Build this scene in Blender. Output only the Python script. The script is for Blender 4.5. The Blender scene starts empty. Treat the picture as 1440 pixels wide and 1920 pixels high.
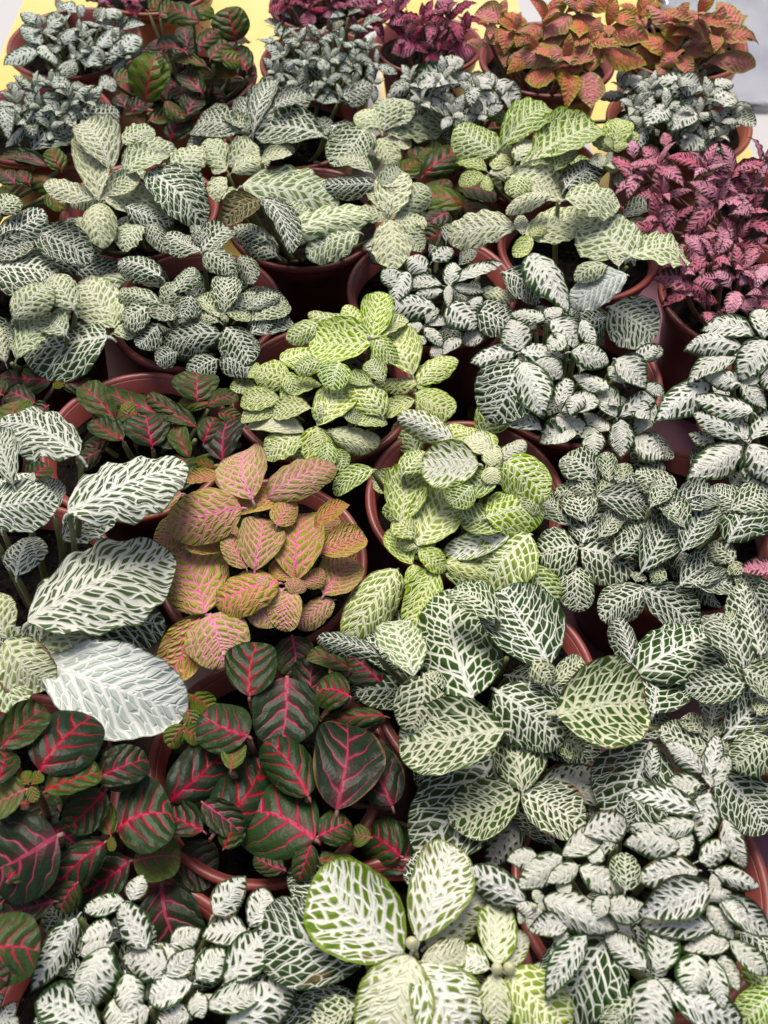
import bpy, bmesh, math, random
from mathutils import Vector, Matrix
import numpy as np
R = math.radians
S = bpy.context.scene
COL = S.collection
# ------------------------------------------------------------------ camera
RIM = 0.075                      # height of the pot rims above the table
F_PX, PITCH, CAM_H = 1800.0, R(55.0), 0.352
CAM = Vector((0, 0, RIM + CAM_H))
FWD = Vector((0, math.cos(PITCH), -math.sin(PITCH)))
UP = Vector((0, math.sin(PITCH), math.cos(PITCH)))
RIGHT = Vector((1, 0, 0))
cd = bpy.data.cameras.new('camera'); cam = bpy.data.objects.new('camera', cd); COL.objects.link(cam)
cam.location = CAM; cam.rotation_euler = (math.pi/2 - PITCH, 0, 0)
cd.sensor_fit = 'VERTICAL'; cd.sensor_height = 24.0; cd.lens = 24.0*F_PX/1920.0
cd.clip_start = 0.01; cd.clip_end = 100
cd.dof.use_dof = True; cd.dof.focus_distance = 0.40; cd.dof.aperture_fstop = 13.0
S.camera = cam
# ------------------------------------------------------------------ light
W = bpy.data.worlds.new('World'); S.world = W; W.use_nodes = True
SUN_EL, SUN_AZ = R(66), R(-12)   # azimuth from +Y (behind the plants), towards -X
nt = W.node_tree; bgn = nt.nodes['Background']
sky = nt.nodes.new('ShaderNodeTexSky'); sky.sky_type = 'NISHITA'; sky.sun_disc = False
sky.air_density = 1.0; sky.dust_density = 6.0; sky.ozone_density = 0.3
sky.sun_elevation = SUN_EL; sky.sun_rotation = SUN_AZ
nt.links.new(sky.outputs[0], bgn.inputs[0]); bgn.inputs[1].default_value = 0.055
ld = bpy.data.lights.new('sun', 'SUN'); ld.energy = 1.5; ld.angle = R(30); ld.color = (1, .97, .93)
sun = bpy.data.objects.new('sun', ld); COL.objects.link(sun)
sd = Vector((math.sin(SUN_AZ)*math.cos(SUN_EL), math.cos(SUN_AZ)*math.cos(SUN_EL), math.sin(SUN_EL)))
sun.rotation_euler = sd.to_track_quat('Z', 'Y').to_euler(); sun.location = (0, .6, 2)
S.view_settings.view_transform = 'Standard'; S.view_settings.look = 'None'
S.view_settings.exposure = 0.92; S.view_settings.gamma = 1.0
S.cycles.max_bounces = 6; S.cycles.diffuse_bounces = 2; S.cycles.glossy_bounces = 2; S.cycles.transmission_bounces = 3

def ray(px, py):
    return (FWD + RIGHT*((px-720)/F_PX) + UP*(-(py-960)/F_PX))
def at_z(px, py, z):
    d = ray(px, py); return CAM + d*((z-CAM.z)/d.z)
def depth(p): return (p-CAM).dot(FWD)

# ------------------------------------------------------------------ node helpers
class G:
    """tiny expression builder for shader nodes"""
    def __init__(s, mat): s.t = mat.node_tree; s.n = s.t.nodes; s.l = s.t.links
    def put(s, sock, v):
        if hasattr(v, 'is_output'): s.l.new(v, sock)
        else: sock.default_value = v
    def m(s, op, a, b=0.0, c=0.0, clamp=False):
        n = s.n.new('ShaderNodeMath'); n.operation = op; n.use_clamp = clamp
        s.put(n.inputs[0], a); s.put(n.inputs[1], b); s.put(n.inputs[2], c); return n.outputs[0]
    def add(s, a, b): return s.m('ADD', a, b)
    def sub(s, a, b): return s.m('SUBTRACT', a, b)
    def mul(s, a, b): return s.m('MULTIPLY', a, b)
    def mx(s, a, b): return s.m('MAXIMUM', a, b)
    def step(s, x, lo, hi, a=0.0, b=1.0):
        n = s.n.new('ShaderNodeMapRange'); n.interpolation_type = 'SMOOTHSTEP'
        s.put(n.inputs[0], x); s.put(n.inputs[1], lo); s.put(n.inputs[2], hi); s.put(n.inputs[3], a); s.put(n.inputs[4], b)
        return n.outputs[0]
    def lerp(s, f, a, b): return s.add(a, s.mul(s.sub(b, a), f)) if not hasattr(a,'is_output') and not hasattr(b,'is_output') is False else s.add(s.mul(a, s.sub(1.0, f)), s.mul(b, f))
    def mix(s, f, a, b):
        n = s.n.new('ShaderNodeMix'); n.data_type = 'RGBA'; n.clamp_factor = True
        s.put(n.inputs[0], f)
        for k, v in ((6, a), (7, b)):
            if hasattr(v, 'is_output'): s.l.new(v, n.inputs[k])
            else: n.inputs[k].default_value = (*v, 1)
        return n.outputs[2]
    def vec(s, x, y, z=0.0):
        n = s.n.new('ShaderNodeCombineXYZ'); s.put(n.inputs[0], x); s.put(n.inputs[1], y); s.put(n.inputs[2], z); return n.outputs[0]
    def noise(s, v, sc, det=2.0, rough=.5):
        n = s.n.new('ShaderNodeTexNoise'); s.l.new(v, n.inputs['Vector']); n.inputs['Scale'].default_value = sc
        n.inputs['Detail'].default_value = det; n.inputs['Roughness'].default_value = rough; return n.outputs['Fac'], n.outputs['Color']
    def attr(s, name, typ='GEOMETRY'):
        n = s.n.new('ShaderNodeAttribute'); n.attribute_name = name; n.attribute_type = typ; return n
def new_mat(name):
    m = bpy.data.materials.new(name); m.use_nodes = True
    g = G(m); b = g.n['Principled BSDF']; return m, g, b

# ------------------------------------------------------------------ leaf material
def leaf_mat(name, cell, cell_y, vein, vein_y, p=.12, A=11.5, B=16.5, w_in=.10, w_out=.07, wmid=.016, wsec=.010,
             margin=.010, mcol=None, ret=True, k1=.70, k2=1.1, frost=0.0, rough=.42, bump=.6, dry=0.0, soft=.055, sec_out=.35, transl=.08, wob=.06, spec=.28, soft_sec=.35, wnoise=.6, halo_f=.55, halo_c=None, vein_f=.93, hvar=.02):
    m, g, bs = new_mat(name)
    uv = g.n.new('ShaderNodeUVMap'); uv.uv_map = 'leaf'
    sp = g.n.new('ShaderNodeSeparateXYZ'); g.l.new(uv.outputs[0], sp.inputs[0])
    x, y = sp.outputs[0], g.sub(sp.outputs[1], 0.5)
    edge = g.attr('edge').outputs['Fac']; across = g.attr('across').outputs['Fac']
    age = g.attr('age', 'OBJECT').outputs['Fac']
    rnd = g.n.new('ShaderNodeObjectInfo').outputs['Random']
    side = g.m('GREATER_THAN', y, 0.0)
    nv = g.vec(x, y, g.mul(rnd, 37.0))
    nf, nc = g.noise(nv, 5.0, 1.0)
    sc = g.n.new('ShaderNodeSeparateColor'); g.l.new(nc, sc.inputs[0])
    n1, n2 = g.sub(sc.outputs[0], .5), g.sub(sc.outputs[1], .5)
    t0 = g.m('ABSOLUTE', y)
    t = g.mul(t0, g.add(1.0, g.mul(n2, .5)))
    xs = g.add(x, g.mul(n1, g.m('MINIMUM', g.mul(t0, 1.2), wob)))
    s = g.sub(xs, g.add(g.mul(t, k1), g.mul(g.mul(t, t), k2)))
    # midrib
    wm = g.mul(g.sub(1.05, g.mul(x, .85)), wmid)
    mid = g.step(t0, g.mul(wm, 1.25), g.mul(wm, .65))
    # lateral veins
    ph = g.add(g.m('DIVIDE', s, p), g.add(g.mul(side, .47), rnd))
    d2 = g.mul(g.m('ABSOLUTE', g.sub(g.m('FRACT', ph), .5)), p*.75)
    ws = g.mul(g.step(across, 0.0, 1.0, 1.0, sec_out), wsec)
    sec = g.step(d2, g.mul(ws, 1.0+soft_sec), g.mul(ws, 1.0-soft_sec))
    allv = g.mx(mid, sec)
    hcell = g.step(d2, 0.0, p*.42) if ret else g.m('POWER', g.m('MULTIPLY', d2, 2.0/(p*.75), 0.0, True), .6)
    nfine, _ = g.noise(nv, 26.0, 2.0)
    if ret:
        kk = g.attr('coarse', 'OBJECT').outputs['Fac']
        vo = g.n.new('ShaderNodeTexVoronoi'); vo.voronoi_dimensions = '2D'; vo.feature = 'DISTANCE_TO_EDGE'
        vo.inputs['Scale'].default_value = 1.0; vo.inputs['Randomness'].default_value = .85
        g.l.new(g.vec(g.add(g.mul(s, g.mul(kk, A)), g.add(g.mul(side, 17.3), g.mul(rnd, 50.0))), g.add(g.mul(t, g.mul(kk, B)), g.mul(rnd, 31.0))), vo.inputs['Vector'])
        d3 = vo.outputs['Distance']
        wr = g.add(w_in, g.mul(g.sub(w_out, w_in), across))
        wr = g.mul(wr, g.add(g.add(.52, g.mul(age, .95)), g.mul(g.sub(nfine, .5), wnoise)))
        rt = g.step(d3, g.add(wr, soft), g.sub(wr, soft))
        allv = g.mx(allv, rt)
        halo = g.mx(g.step(d3, g.add(wr, .24), g.m('MULTIPLY', wr, .8)), g.step(d2, g.mul(ws, 4.0), ws))
        hcell = g.m('MINIMUM', hcell, g.step(d3, 0.0, .3))
    else:
        halo = g.mx(g.mul(g.step(d2, g.mul(ws, 4.5), 0.0), g.step(across, .9, .1)), g.mul(g.step(t0, g.mul(wm, 7.0), 0.0), g.step(x, 1.0, .2)))
        allv = g.mul(allv, g.step(g.add(edge, g.mul(g.sub(nfine, .5), .03)), .0, .05))
    if margin > 0:
        mm = g.step(g.add(edge, g.mul(g.sub(nfine, .5), margin*1.2)), margin*.45, margin*1.1)
        allv = g.mul(allv, mm)
    # colours
    nbig, _ = g.noise(nv, 2.2, 2.0)
    cc = g.mix(g.m('ADD', g.mul(age, .85), g.mul(g.sub(nbig, .5), .7), clamp=True), cell, cell_y)
    if mcol is not None and margin > 0:
        cc = g.mix(mm, mcol, cc)
    vc = g.mix(g.m('ADD', g.mul(age, 1.0), g.mul(g.sub(nbig, .5), .6), clamp=True), vein, vein_y)
    if frost > 0:
        ff = g.mul(g.step(across, .95, .1), g.mul(g.step(nbig, .3, .7), frost))
        cc = g.mix(ff, cc, vein)
    cc = g.mix(g.mul(halo, halo_f), cc, halo_c or cell_y)
    col = g.mix(g.mul(allv, vein_f), cc, vc)
    # every leaf a little different, a few browning along the edge
    hs = g.n.new('ShaderNodeHueSaturation'); g.l.new(col, hs.inputs['Color'])
    r2_ = g.m('FRACT', g.mul(rnd, 7.31)); r3_ = g.m('FRACT', g.mul(rnd, 23.7))
    g.l.new(g.add(.5, g.mul(g.sub(r2_, .5), hvar)), hs.inputs['Hue']); g.l.new(g.add(.88, g.mul(r3_, .24)), hs.inputs['Value'])
    g.l.new(g.add(.9, g.mul(r2_, .25)), hs.inputs['Saturation']); col = hs.outputs[0]
    sick = g.m('GREATER_THAN', g.m('FRACT', g.mul(rnd, 13.9)), .86)
    col = g.mix(g.mul(sick, g.mul(g.step(g.add(edge, g.mul(g.sub(nbig, .5), .16)), .022, -.005), .8)), col, (.17, .085, .03))
    # fine mottling, and small brown specks
    col = g.mix(g.mul(g.step(nfine, .62, .8), .12), col, cell)
    nb, _ = g.noise(g.vec(x, y, g.mul(rnd, 91.0)), 3.3, 3.0)
    col = g.mix(g.mul(g.step(nb, .70, .76), .5 if dry == 0 else dry), col, (.20, .10, .035))
    nd, _ = g.noise(g.vec(x, y, g.mul(rnd, 53.0)), 70.0, 1.0)
    col = g.mix(g.mul(g.step(nd, .73, .79), .28), col, (.5, .48, .42))
    # underside paler
    geo = g.n.new('ShaderNodeNewGeometry')
    col = g.mix(g.mul(geo.outputs['Backfacing'], .45), col, (.36, .42, .30))
    g.l.new(col, bs.inputs['Base Color'])
    bs.inputs['Roughness'].default_value = rough
    bs.inputs['Specular IOR Level'].default_value = spec
    bp = g.n.new('ShaderNodeBump'); bp.inputs['Strength'].default_value = bump; bp.inputs['Distance'].default_value = .0011
    g.l.new(g.add(hcell, g.mul(nfine, .35)), bp.inputs['Height']); g.l.new(bp.outputs[0], bs.inputs['Normal'])
    tr = g.n.new('ShaderNodeBsdfTranslucent'); g.l.new(col, tr.inputs[0]); g.l.new(bp.outputs[0], tr.inputs[1])
    ms = g.n.new('ShaderNodeMixShader'); ms.inputs[0].default_value = transl
    g.l.new(bs.outputs[0], ms.inputs[1]); g.l.new(tr.outputs[0], ms.inputs[2])
    g.l.new(ms.outputs[0], g.n['Material Output'].inputs[0])
    return m

WHT, CRM = (.77, .77, .71), (.72, .70, .46)
MAT = {
 # dark green, white net
 'S': leaf_mat('silver_net_leaf', (.019,.045,.011), (.070,.125,.022), WHT, (.68,.69,.45), w_in=.13, w_out=.065, wmid=.018, wsec=.011),
 # dark green border, broad white middle with green slits
 'F': leaf_mat('frosted_leaf', (.020,.047,.014), (.075,.135,.030), (.76,.76,.69), (.76,.75,.62), A=11.5, B=11.5, w_in=.46, w_out=.08, wmid=.035, wsec=.016, margin=.042, mcol=(.012,.042,.016), sec_out=.6),
 # small whitish leaves
 'T': leaf_mat('pale_small_leaf', (.030,.075,.035), (.09,.16,.06), (.70,.74,.68), (.70,.72,.54), A=9.5, B=12., w_in=.36, w_out=.09, wmid=.04, wsec=.018, margin=.045, mcol=(.018,.055,.024), sec_out=.6),
 # big ruffled pale leaves
 'A': leaf_mat('ruffled_pale_leaf', (.018,.052,.014), (.10,.17,.04), (.77,.78,.70), (.76,.75,.56), p=.10, A=20., B=16., w_in=.13, w_out=.17, wmid=.022, wsec=.013, wnoise=1.0, margin=.009, mcol=(.014,.04,.014), k1=1.15, k2=.8, sec_out=.9, wob=.2),
 'X': leaf_mat('white_ruffled_leaf', (.48,.56,.49), (.50,.57,.47), (.82,.82,.77), (.8,.8,.76), p=.11, A=19., B=17., w_in=.12, w_out=.12, wmid=.022, wsec=.011, margin=.010, mcol=(.02,.04,.02), k1=1.0, k2=.7, sec_out=.9),
 # cream, low contrast
 'C': leaf_mat('cream_leaf', (.12,.19,.07), (.34,.40,.15), (.70,.72,.58), (.76,.76,.52), A=12.5, B=16., w_in=.17, w_out=.12, wmid=.018, wsec=.012, margin=.010, mcol=(.05,.11,.03), sec_out=.7),
 # lime with white net
 'L': leaf_mat('lime_leaf', (.095,.19,.016), (.33,.44,.028), (.76,.79,.58), (.76,.79,.42), w_in=.12, w_out=.08, wmid=.020, wsec=.013, margin=.018, mcol=(.24,.42,.02)),
 # lime edge, white centre
 'B': leaf_mat('white_centred_lime_leaf', (.105,.17,.026), (.27,.34,.055), (.79,.79,.71), (.77,.77,.50), A=11.5, B=13., w_in=.44, w_out=.10, wmid=.028, wsec=.015, margin=.030, mcol=(.15,.22,.035), sec_out=.6),
 # olive lime with pink net
 'P': leaf_mat('pink_net_leaf', (.22,.22,.02), (.44,.42,.06), (.80,.15,.30), (.82,.26,.38), A=9.5, B=14.5, w_in=.075, w_out=.04, wmid=.020, wsec=.011, halo_c=(.46,.46,.06), halo_f=.4, hvar=.012, margin=.014, mcol=(.30,.33,.03), bump=.6),
 # dark round leaves with crimson laterals
 'R': leaf_mat('crimson_vein_leaf', (.010,.024,.009), (.036,.074,.012), (.38,.008,.042), (.58,.03,.11), p=.24, wmid=.026, wsec=.0125, margin=0, ret=False, k1=.50, k2=1.5, sec_out=.10, bump=.5, rough=.42, wob=.10, spec=.25, soft_sec=.6, halo_c=(.15,.008,.025), halo_f=.55),
 # olive round leaves, faint red veins
 'V': leaf_mat('olive_leaf', (.022,.046,.011), (.11,.17,.02), (.42,.02,.06), (.50,.08,.08), p=.24, wmid=.022, wsec=.012, margin=0, ret=False, k1=.50, k2=1.5, sec_out=.08, bump=.6, rough=.42, wob=.10, spec=.25, soft_sec=.6, halo_c=(.20,.03,.03), halo_f=.5),
 # pink
 'K': leaf_mat('pink_leaf', (.045,.030,.026), (.14,.06,.055), (.66,.20,.30), (.74,.36,.44), A=12., B=10., w_in=.34, w_out=.07, wmid=.03, wsec=.018, margin=.030, mcol=(.06,.04,.03), sec_out=.5, hvar=.02),
 # salmon with lime edge
 'O': leaf_mat('salmon_leaf', (.24,.20,.04), (.40,.34,.07), (.66,.13,.14), (.70,.22,.21), A=10., B=8., w_in=.26, w_out=.05, wmid=.035, wsec=.018, margin=.05, mcol=(.36,.31,.06), sec_out=.5, hvar=.022),
 # magenta
 'M': leaf_mat('magenta_leaf', (.04,.022,.026), (.12,.035,.055), (.46,.055,.14), (.60,.20,.28), A=12., B=8., w_in=.24, w_out=.07, wmid=.03, wsec=.018, margin=.035, mcol=(.055,.04,.03), sec_out=.5),
 # browning
 'D': leaf_mat('browning_leaf', (.045,.055,.012), (.09,.09,.02), (.30,.26,.11), (.4,.33,.14), A=14., B=11., w_in=.08, w_out=.05, dry=.7),
}
CLASS = {'S':'ovate','F':'pointed','T':'pointed','A':'ruffled','X':'ruffled','C':'ruffled','L':'ovate','B':'ovate','P':'broad','R':'round','V':'round','K':'curl','O':'pointed','M':'curl','D':'ruffled'}

# ------------------------------------------------------------------ leaf meshes
SHP = {  # alpha, beta, aspect, arch, cup, ruffle, serration
 'broad':   (.55, .54, .76, .12, .24, .018, .006),
 'ovate':   (.62, .58, .66, .13, .30, .020, .012),
 'pointed': (.72, .95, .50, .18, .32, .014, .014),
 'ruffled': (.66, .60, .58, .15, .24, .030, .030),
 'round':   (.50, .44, .86, .10, .20, .014, .000),
 'curl':    (.72, 1.0, .36, .22, .22, .022, .012),
}
WFAC = {'broad': 1.14, 'ovate': 1.14, 'pointed': 1.04, 'ruffled': 1.16, 'round': 1.0, 'curl': 1.0}
def leaf_mesh(cls, seed, mat, name):
    al, be, asp, arch, cup, ruf, ser = SHP[cls]
    rg = random.Random(hash((cls, seed)) if False else seed*131 + len(cls)*17)
    al *= rg.uniform(.9, 1.1); be *= rg.uniform(.9, 1.12)
    arch *= rg.uniform(.3, 1.6); cup *= rg.uniform(-.15, 1.5); ruf *= rg.uniform(.5, 1.5)
    skew = rg.uniform(-.10, .10); twist = rg.uniform(-.34, .34); bend = rg.uniform(-.11, .11); curl = rg.choice((-.6, 0, .5, .9))
    fold = rg.uniform(.0, .09); ph = rg.uniform(0, 6.28); ph2 = rg.uniform(0, 6.28)
    nu, nv = 22, 10
    um = al/(al+be); mxv = um**al*(1-um)**be
    V, UVS, E, AC, Fc = [], [], [], [], []
    for i in range(nu+1):
        u = i/nu
        uu = .5-.5*math.cos(math.pi*u)*1.0
        uu = .35*uu + .65*u
        h = max((uu**al)*((1-uu)**be)/mxv, .045*(1-uu)+.004)
        for j in range(nv+1):
            v = -1 + 2*j/nv
            av = abs(v)
            he = h*(1 + skew*v*(1-uu) + .05*math.sin(7*uu+ph2+(2.1 if v > 0 else 0))*min(1, 3*(1-uu)))
            if av > .99 and ser: he *= 1 + ser*(((uu*13+ph) % 1)-.5)*2
            y = v*he*.5
            z = arch*(4*uu*(1-uu))**.8 + fold*(av*h)*.5
            z -= cup*(v*h)**2*.5 - curl*av**4*h*.12
            z += ruf*math.sin(6.28*(4.2*uu)+ph+(1.7 if v > 0 else 0))*av**2.2*min(1, h*1.3)
            z += .012*math.sin(9*uu+ph2)*(1-av)
            z += twist*(uu-.2)*v*h*.5
            V.append((uu - .05*av*av*(1-uu)*0, (y + bend*math.sin(math.pi*uu)*.8), z))
            UVS.append((uu, .5 + v*h*.5*asp))
            E.append(min((1-av)*h*.5*asp, (1-uu)*.5)); AC.append(av)
    for i in range(nu):
        for j in range(nv):
            a = i*(nv+1)+j
            Fc.append((a, a+nv+1, a+nv+2, a+1))
    # petiole
    b0 = len(V); pr = .020
    for k, (px_, pz_) in enumerate(((.03, -.006), (-.03, -.03), (-.055, -.09))):
        for q in range(5):
            an = q*6.283/5
            V.append((px_ + .3*pr*math.sin(an), pr*1.5*math.cos(an), pz_ + pr*math.sin(an)-.01))
            UVS.append((0.0, .5)); E.append(.5); AC.append(0)
    for k in range(2):
        for q in range(5):
            a = b0+k*5+q; b = b0+k*5+(q+1) % 5
            Fc.append((a, b, b+5, a+5))
    me = bpy.data.meshes.new(name)
    me.from_pydata(V, [], Fc)
    ul = me.uv_layers.new(name='leaf')
    li = np.empty(len(me.loops), dtype=np.int32); me.loops.foreach_get('vertex_index', li)
    ul.data.foreach_set('uv', np.array(UVS, dtype=np.float32)[li].ravel())
    for nm, arr in (('edge', E), ('across', AC)):
        at = me.attributes.new(nm, 'FLOAT', 'POINT'); at.data.foreach_set('value', np.array(arr, dtype=np.float32))
    me.polygons.foreach_set('use_smooth', [True]*len(me.polygons))
    me.materials.append(mat); me.update()
    return me
NVAR = 9
LEAF = {k: [leaf_mesh(CLASS[k], i, MAT[k], 'leaf') for i in range(NVAR)] for k in MAT}

# ------------------------------------------------------------------ setting
def obj(name, me, parent=None, mat=None, loc=None):
    o = bpy.data.objects.new(name, me); COL.objects.link(o)
    if mat is not None and me is not None: me.materials.append(mat)
    if parent is not None: o.parent = parent
    if loc is not None: o.location = loc
    return o
def tag(o, label, cat, group=None, kind=None):
    if label: o['label'] = label
    if cat: o['category'] = cat
    if group: o['group'] = group
    if kind: o['kind'] = kind
    return o
def box_mesh(name, x0, x1, y0, y1, z0, z1, bev=.0):
    bm = bmesh.new(); bmesh.ops.create_cube(bm, size=1)
    bmesh.ops.scale(bm, vec=(x1-x0, y1-y0, z1-z0), verts=bm.verts)
    bmesh.ops.translate(bm, vec=((x0+x1)/2, (y0+y1)/2, (z0+z1)/2), verts=bm.verts)
    if bev: bmesh.ops.bevel(bm, geom=bm.edges[:], offset=bev, segments=2, affect='EDGES')
    me = bpy.data.meshes.new(name); bm.to_mesh(me); bm.free(); return me
def lathe(name, prof, n=64, cap=False):
    V = [(r*math.cos(6.283185*k/n), r*math.sin(6.283185*k/n), z) for r, z in prof for k in range(n)]
    Fc = [(i*n+k, i*n+(k+1) % n, (i+1)*n+(k+1) % n, (i+1)*n+k) for i in range(len(prof)-1) for k in range(n)]
    if cap: Fc.append(tuple(range(n))[::-1])
    me = bpy.data.meshes.new(name); me.from_pydata(V, [], Fc)
    me.polygons.foreach_set('use_smooth', [True]*len(me.polygons)); me.update(); return me
def plain(name, col, rough=.5, var=.15, sc=30., bump=0., spec=.5, col2=None):
    m, g, b = new_mat(name)
    tc = g.n.new('ShaderNodeTexCoord'); f, c = g.noise(tc.outputs['Object'], sc, 4.0, .6)
    c2 = col2 or tuple(v*(1-var*2) for v in col)
    g.l.new(g.mix(g.step(f, .35, .65), col, c2), b.inputs['Base Color'])
    f2, _ = g.noise(tc.outputs['Object'], sc*3, 3.0)
    g.l.new(g.step(f2, .3, .7, rough-.08, rough+.1), b.inputs['Roughness'])
    b.inputs['Specular IOR Level'].default_value = spec
    if bump:
        bp = g.n.new('ShaderNodeBump'); bp.inputs['Strength'].default_value = bump; bp.inputs['Distance'].default_value = .002
        g.l.new(f2, bp.inputs['Height']); g.l.new(bp.outputs[0], b.inputs['Normal'])
    return m
# floor far below, table, cloths
fl = obj('ground', box_mesh('ground', -30, 30, -30, 30, -.80, -.75), mat=plain('concrete', (.30, .29, .28), .8, sc=3.)); tag(fl, None, None, kind='structure')
tb = bpy.data.objects.new('display_table', None); COL.objects.link(tb); tb.location = (0, .35, -.75)
tag(tb, 'display table under a yellow plastic cloth beneath all the potted plants', 'table')
def cloth_mat():
    m, g, b = new_mat('yellow_cloth')
    tc = g.n.new('ShaderNodeTexCoord'); sp = g.n.new('ShaderNodeSeparateXYZ'); g.l.new(tc.outputs['Object'], sp.inputs[0])
    w = g.m('FRACT', g.m('DIVIDE', g.add(sp.outputs[0], .041), .155))
    st = g.m('MINIMUM', g.step(w, .0, .02), g.step(w, .26, .24))
    f, _ = g.noise(tc.outputs['Object'], 14., 3.0)
    c = g.mix(g.step(f, .35, .7), (.80, .60, .16), (.82, .68, .30))
    c = g.mix(st, c, (.56, .55, .54))
    g.l.new(c, b.inputs['Base Color']); b.inputs['Roughness'].default_value = .35
    bp = g.n.new('ShaderNodeBump'); bp.inputs['Strength'].default_value = .3; bp.inputs['Distance'].default_value = .004
    g.l.new(f, bp.inputs['Height']); g.l.new(bp.outputs[0], b.inputs['Normal']); return m
wood = plain('table_wood', (.30, .20, .12), .6)
def part(name, me, parent, mat):
    o = obj(name, me, parent, mat); o.matrix_parent_inverse = Matrix.Translation(-parent.location); return o
part('tabletop', box_mesh('tabletop', -.78, .78, -.35, 1.15, -.03, -.003), tb, wood)
part('table_cloth', box_mesh('table_cloth', -.785, .785, -.355, 1.155, -.0025, 0.0), tb, cloth_mat())
for sx in (-.72, .72):
    for sy in (-.29, 1.09):
        part('leg', box_mesh('leg', sx-.025, sx+.025, sy-.025, sy+.025, -.75, -.0305, .003), tb, wood)
def sheet(name, pts, z, th, mat, label, cat):
    """flat plastic sheet with a slightly wavy surface"""
    bm = bmesh.new(); (x0, y0), (x1, y1) = pts; nx, ny = 40, 40; rg = random.Random(5)
    g_ = [[bm.verts.new((x0+(x1-x0)*i/nx, y0+(y1-y0)*j/ny, z + .0012*(1+math.sin(i*.5+j*.23)*math.sin(j*.41)))) for j in range(ny+1)] for i in range(nx+1)]
    for i in range(nx):
        for j in range(ny): bm.faces.new((g_[i][j], g_[i+1][j], g_[i+1][j+1], g_[i][j+1]))
    for f in bm.faces: f.smooth = True
    bmesh.ops.solidify(bm, geom=bm.faces[:], thickness=th)
    me = bpy.data.meshes.new(name); bm.to_mesh(me); bm.free()
    return tag(obj(name, me, mat=mat), label, cat)
pink = plain('pink_plastic', (.74, .40, .50), .35, var=.06, sc=12.)
sheet('plastic_mat', ((.052, -.25), (.6, .50)), .004, .002, pink, 'glossy pink plastic mat lying under the nearer rows of pots', 'mat')
sheet('plastic_mat', ((-.6, -.25), (.048, .47)), .004, .002, plain('maroon_plastic_mat', (.13, .040, .038), .4, var=.08, sc=12.), 'dark maroon plastic mat under the pots on the left half of the table', 'mat')
# translucent film at the far right
fm, g, b = new_mat('clear_film'); tc = g.n.new('ShaderNodeTexCoord'); f, _ = g.noise(tc.outputs['Object'], 9., 3.0, .6)
g.l.new(g.mix(g.step(f, .4, .7), (.52, .54, .62), (.72, .72, .76)), b.inputs['Base Color']); b.inputs['Roughness'].default_value = .22
b.inputs['Transmission Weight'].default_value = .15
bp = g.n.new('ShaderNodeBump'); bp.inputs['Strength'].default_value = .8; bp.inputs['Distance'].default_value = .01
g.l.new(f, bp.inputs['Height']); g.l.new(bp.outputs[0], b.inputs['Normal'])
sheet('plastic_film', ((.235, .672), (.60, .98)), .004, .001, fm, 'crinkled greyish clear plastic film on the table behind the orange plants', 'plastic film')

# ------------------------------------------------------------------ pots
RO = .045
def pot_mat(name, c):
    m = plain(name, c, .38, var=.12, sc=18., bump=.05); g = G(m); b = g.n['Principled BSDF']
    src = b.inputs['Base Color'].links[0].from_socket
    oi = g.n.new('ShaderNodeObjectInfo'); tc = g.n.new('ShaderNodeTexCoord'); va = g.n.new('ShaderNodeVectorMath'); va.operation = 'ADD'
    g.l.new(tc.outputs['Object'], va.inputs[0]); g.l.new(oi.outputs['Location'], va.inputs[1])
    f1, _ = g.noise(va.outputs[0], 45., 4.0, .65); f2, _ = g.noise(va.outputs[0], 420., 2.0)
    c2 = g.mix(g.mul(g.step(f1, .50, .72), .22), src, (.36, .25, .20))
    g.l.new(g.mix(g.mul(g.step(f2, .66, .74), .45), c2, (.05, .03, .02)), b.inputs['Base Color']); return m
POT = {'r': pot_mat('maroon_plastic', (.27, .054, .043)), 'o': pot_mat('terracotta_plastic', (.34, .085, .045))}
pot_prof = [(.029, .0), (.0305, .0015), (.0335, .022), (.0385, .060), (.0390, .0605), (.0405, .0612), (.0423, .0735), (.0409, .0735), (.0392, .0605), (.0374, .0595), (.032, .020), (.0295, .004), (.001, .004)]
rim_prof = [(.0420, .0705), (.0440, .0708), (.0450, .0722), (.0451, .0738), (.0444, .0749), (.0430, .0750), (.0418, .0742), (.0410, .0728), (.0409, .0705)]
POTME = {k: lathe('pot', pot_prof, 64, True) for k in POT}; RIMME = {k: lathe('rim', rim_prof, 64) for k in POT}
for k in POT: POTME[k].materials.append(POT[k]); RIMME[k].materials.append(POT[k])
def soil_mesh(seed):
    rg = random.Random(seed); bm = bmesh.new(); n = 26; rr = .0395
    rings = []
    for i in range(14):
        r = rr*i/13
        rings.append([bm.verts.new((r*math.cos(6.283*k/n+i*.12) + rg.uniform(-.0009, .0009)*(i < 13), r*math.sin(6.283*k/n+i*.12)+ rg.uniform(-.0009, .0009)*(i < 13), .0640 + rg.uniform(-.0018, .0026)*(i < 13) + .002*math.sin(k*.7+i*.4+seed))) for k in range(n)] if i else [bm.verts.new((0, 0, .066))])
    for k in range(n): bm.faces.new((rings[0][0], rings[1][k], rings[1][(k+1) % n]))
    for i in range(1, 13):
        for k in range(n): bm.faces.new((rings[i][k], rings[i+1][k], rings[i+1][(k+1) % n], rings[i][(k+1) % n]))
    me = bpy.data.meshes.new('soil'); bm.to_mesh(me); bm.free(); return me
SOILM = plain('potting_soil', (.010, .0065, .0045), .95, sc=260., bump=.8, col2=(.003, .002, .0015), spec=.15)
SOIL = [soil_mesh(i) for i in range(4)]
for s_ in SOIL: s_.materials.append(SOILM)
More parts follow.
